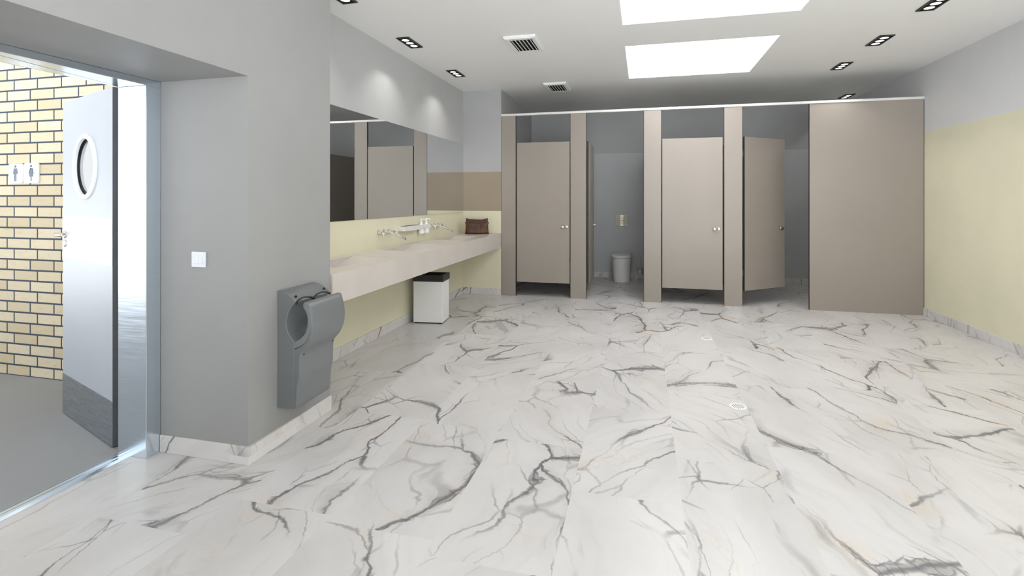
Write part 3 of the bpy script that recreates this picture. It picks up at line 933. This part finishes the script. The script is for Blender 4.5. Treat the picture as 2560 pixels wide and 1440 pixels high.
# ------------------------------------------------------------------ ceiling downlights
def downlight(label, x, y):
    t = thing('ceiling_spotlight', label, 'spotlight', (x, y, H), 0, 'black triple spotlights in the ceiling')
    b = NB()
    w, l, e = 0.064, 0.168, 0.014
    for (xa, xb, ya, yb) in ((-w, w, -l, -l + e), (-w, w, l - e, l), (-w, -w + e, -l + e, l - e), (w - e, w, -l + e, l - e)):
        box(b, xa, xb, ya, yb, -0.010, -0.0005)
    obj('frame', b, M['black'], t, bevel=0.0015)
    b = NB(); box(b, -w + e, w - e, -l + e, l - e, -0.004, -0.0005); obj('backing', b, M['blackdeep'], t)
    for k in (-1, 0, 1):
        b = NB()
        lathe(b, [(0.0, -0.0055), (0.027, -0.0060), (0.034, -0.0085), (0.036, -0.0085), (0.036, -0.004), (0.0, -0.004)], (0, k * 0.094, 0), (0, 0, 1), 28)
        lp_ = obj('lamp', b, M['lampwhite'], t, smooth=True)
        b = NB()
        lathe(b, [(0.036, -0.004), (0.036, -0.0095), (0.041, -0.0095), (0.041, -0.004)], (0, k * 0.094, 0), (0, 0, 1), 28)
        bmesh.ops.delete(b, geom=[f for f in b.faces if len(f.verts) > 4], context='FACES')
        obj('lamp_ring', b, M['black'], lp_, smooth=True)
    ld = bpy.data.lights.new('spot_beam', 'SPOT')
    ld.energy = SPOT_WATTS / 3; ld.spot_size = math.radians(97); ld.spot_blend = 0.06; ld.shadow_soft_size = 0.03
    ld.color = (1.0, 0.98, 0.95)
    # reflector lamp: most of the light goes straight down, little to the rim of the beam
    ld.use_nodes = True
    n = NT(ld)
    tc = n.n.new('ShaderNodeTexCoord')
    em = [q for q in n.n if q.type == 'EMISSION'][0]
    nx, ny, nz = n.sep(tc.outputs['Normal'])
    n.put(em.inputs['Strength'], n.m('POWER', n.m('ABSOLUTE', nz), 3.2))
    for k in (-1, 0, 1):
        lo = bpy.data.objects.new('spot_beam', ld); C.objects.link(lo); lo.parent = t
        lo.location = (0, k * 0.094, -0.035)
downlight('black triple spotlight nearest the camera on the basin side, cut by the picture edge', -2.218, 3.405)
downlight('black triple spotlight over the middle basin, left of the larger vent', -2.218, 4.625)
downlight('black triple spotlight over the far basin, near the grey wall end', -2.218, 5.90)
downlight('black triple spotlight nearest the camera on the cream wall side, at the top right', 2.218, 4.705)
downlight('black triple spotlight midway along the cream wall side of the ceiling', 2.218, 5.685)
downlight('black triple spotlight on the cream wall side just before the wide blank panel', 2.218, 6.67)

# ------------------------------------------------------------------ ceiling vents
def vent(label, x0, x1, y0, y1):
    t = thing('ceiling_vent', label, 'vent', ((x0 + x1) / 2, (y0 + y1) / 2, H), 0, 'white slatted ceiling vents')
    hw, hl = (x1 - x0) / 2, (y1 - y0) / 2
    iw, il = hw * 0.69, hl * 0.76
    b = NB()
    def ringloop(w, l, z):
        return [(-w, -l, z), (w, -l, z), (w, l, z), (-w, l, z)]
    loft(b, [ringloop(hw, hl, -0.0005), ringloop(hw, hl, -0.016), ringloop(hw - 0.014, hl - 0.014, -0.030), ringloop(iw, il, -0.030), ringloop(iw, il, -0.0005)], caps=False)
    obj('vent_frame', b, M['vent'], t, bevel=0.002)
    b = NB(); box(b, -iw + 0.001, iw - 0.001, -il + 0.001, il - 0.001, -0.004, -0.0005)
    for (xa, xb, ya, yb) in ((-iw + 0.0005, -iw + 0.003, -il, il), (iw - 0.003, iw - 0.0005, -il, il), (-iw, iw, -il + 0.0005, -il + 0.003), (-iw, iw, il - 0.003, il - 0.0005)):
        box(b, xa, xb, ya, yb, -0.024, -0.004)
    obj('throat_shade', b, M['blackdeep'], t)  # inner faces coloured black to stand in for shade in a deep duct
    for k in range(6):
        xc = -iw + 2 * iw * (k + 0.5) / 6.0
        b = NB(); prism(b, [(xc - 0.0030, -0.0295), (xc + 0.0030, -0.0295), (xc + 0.0030, -0.023), (xc - 0.0030, -0.023)], 1, -il, il)
        obj('slat', b, M['vent'], t)
vent('white slatted ceiling vent midway between the basin spotlights and the skylights, nearer the camera', -1.285, -0.972, 4.675, 5.165)
vent('white slatted ceiling vent farther back, just before the first closed stall door', -1.283, -0.978, 6.675, 7.180)
downlight('black triple spotlight at the back of the last stall, peeping over the head rail', 2.945, 8.66)
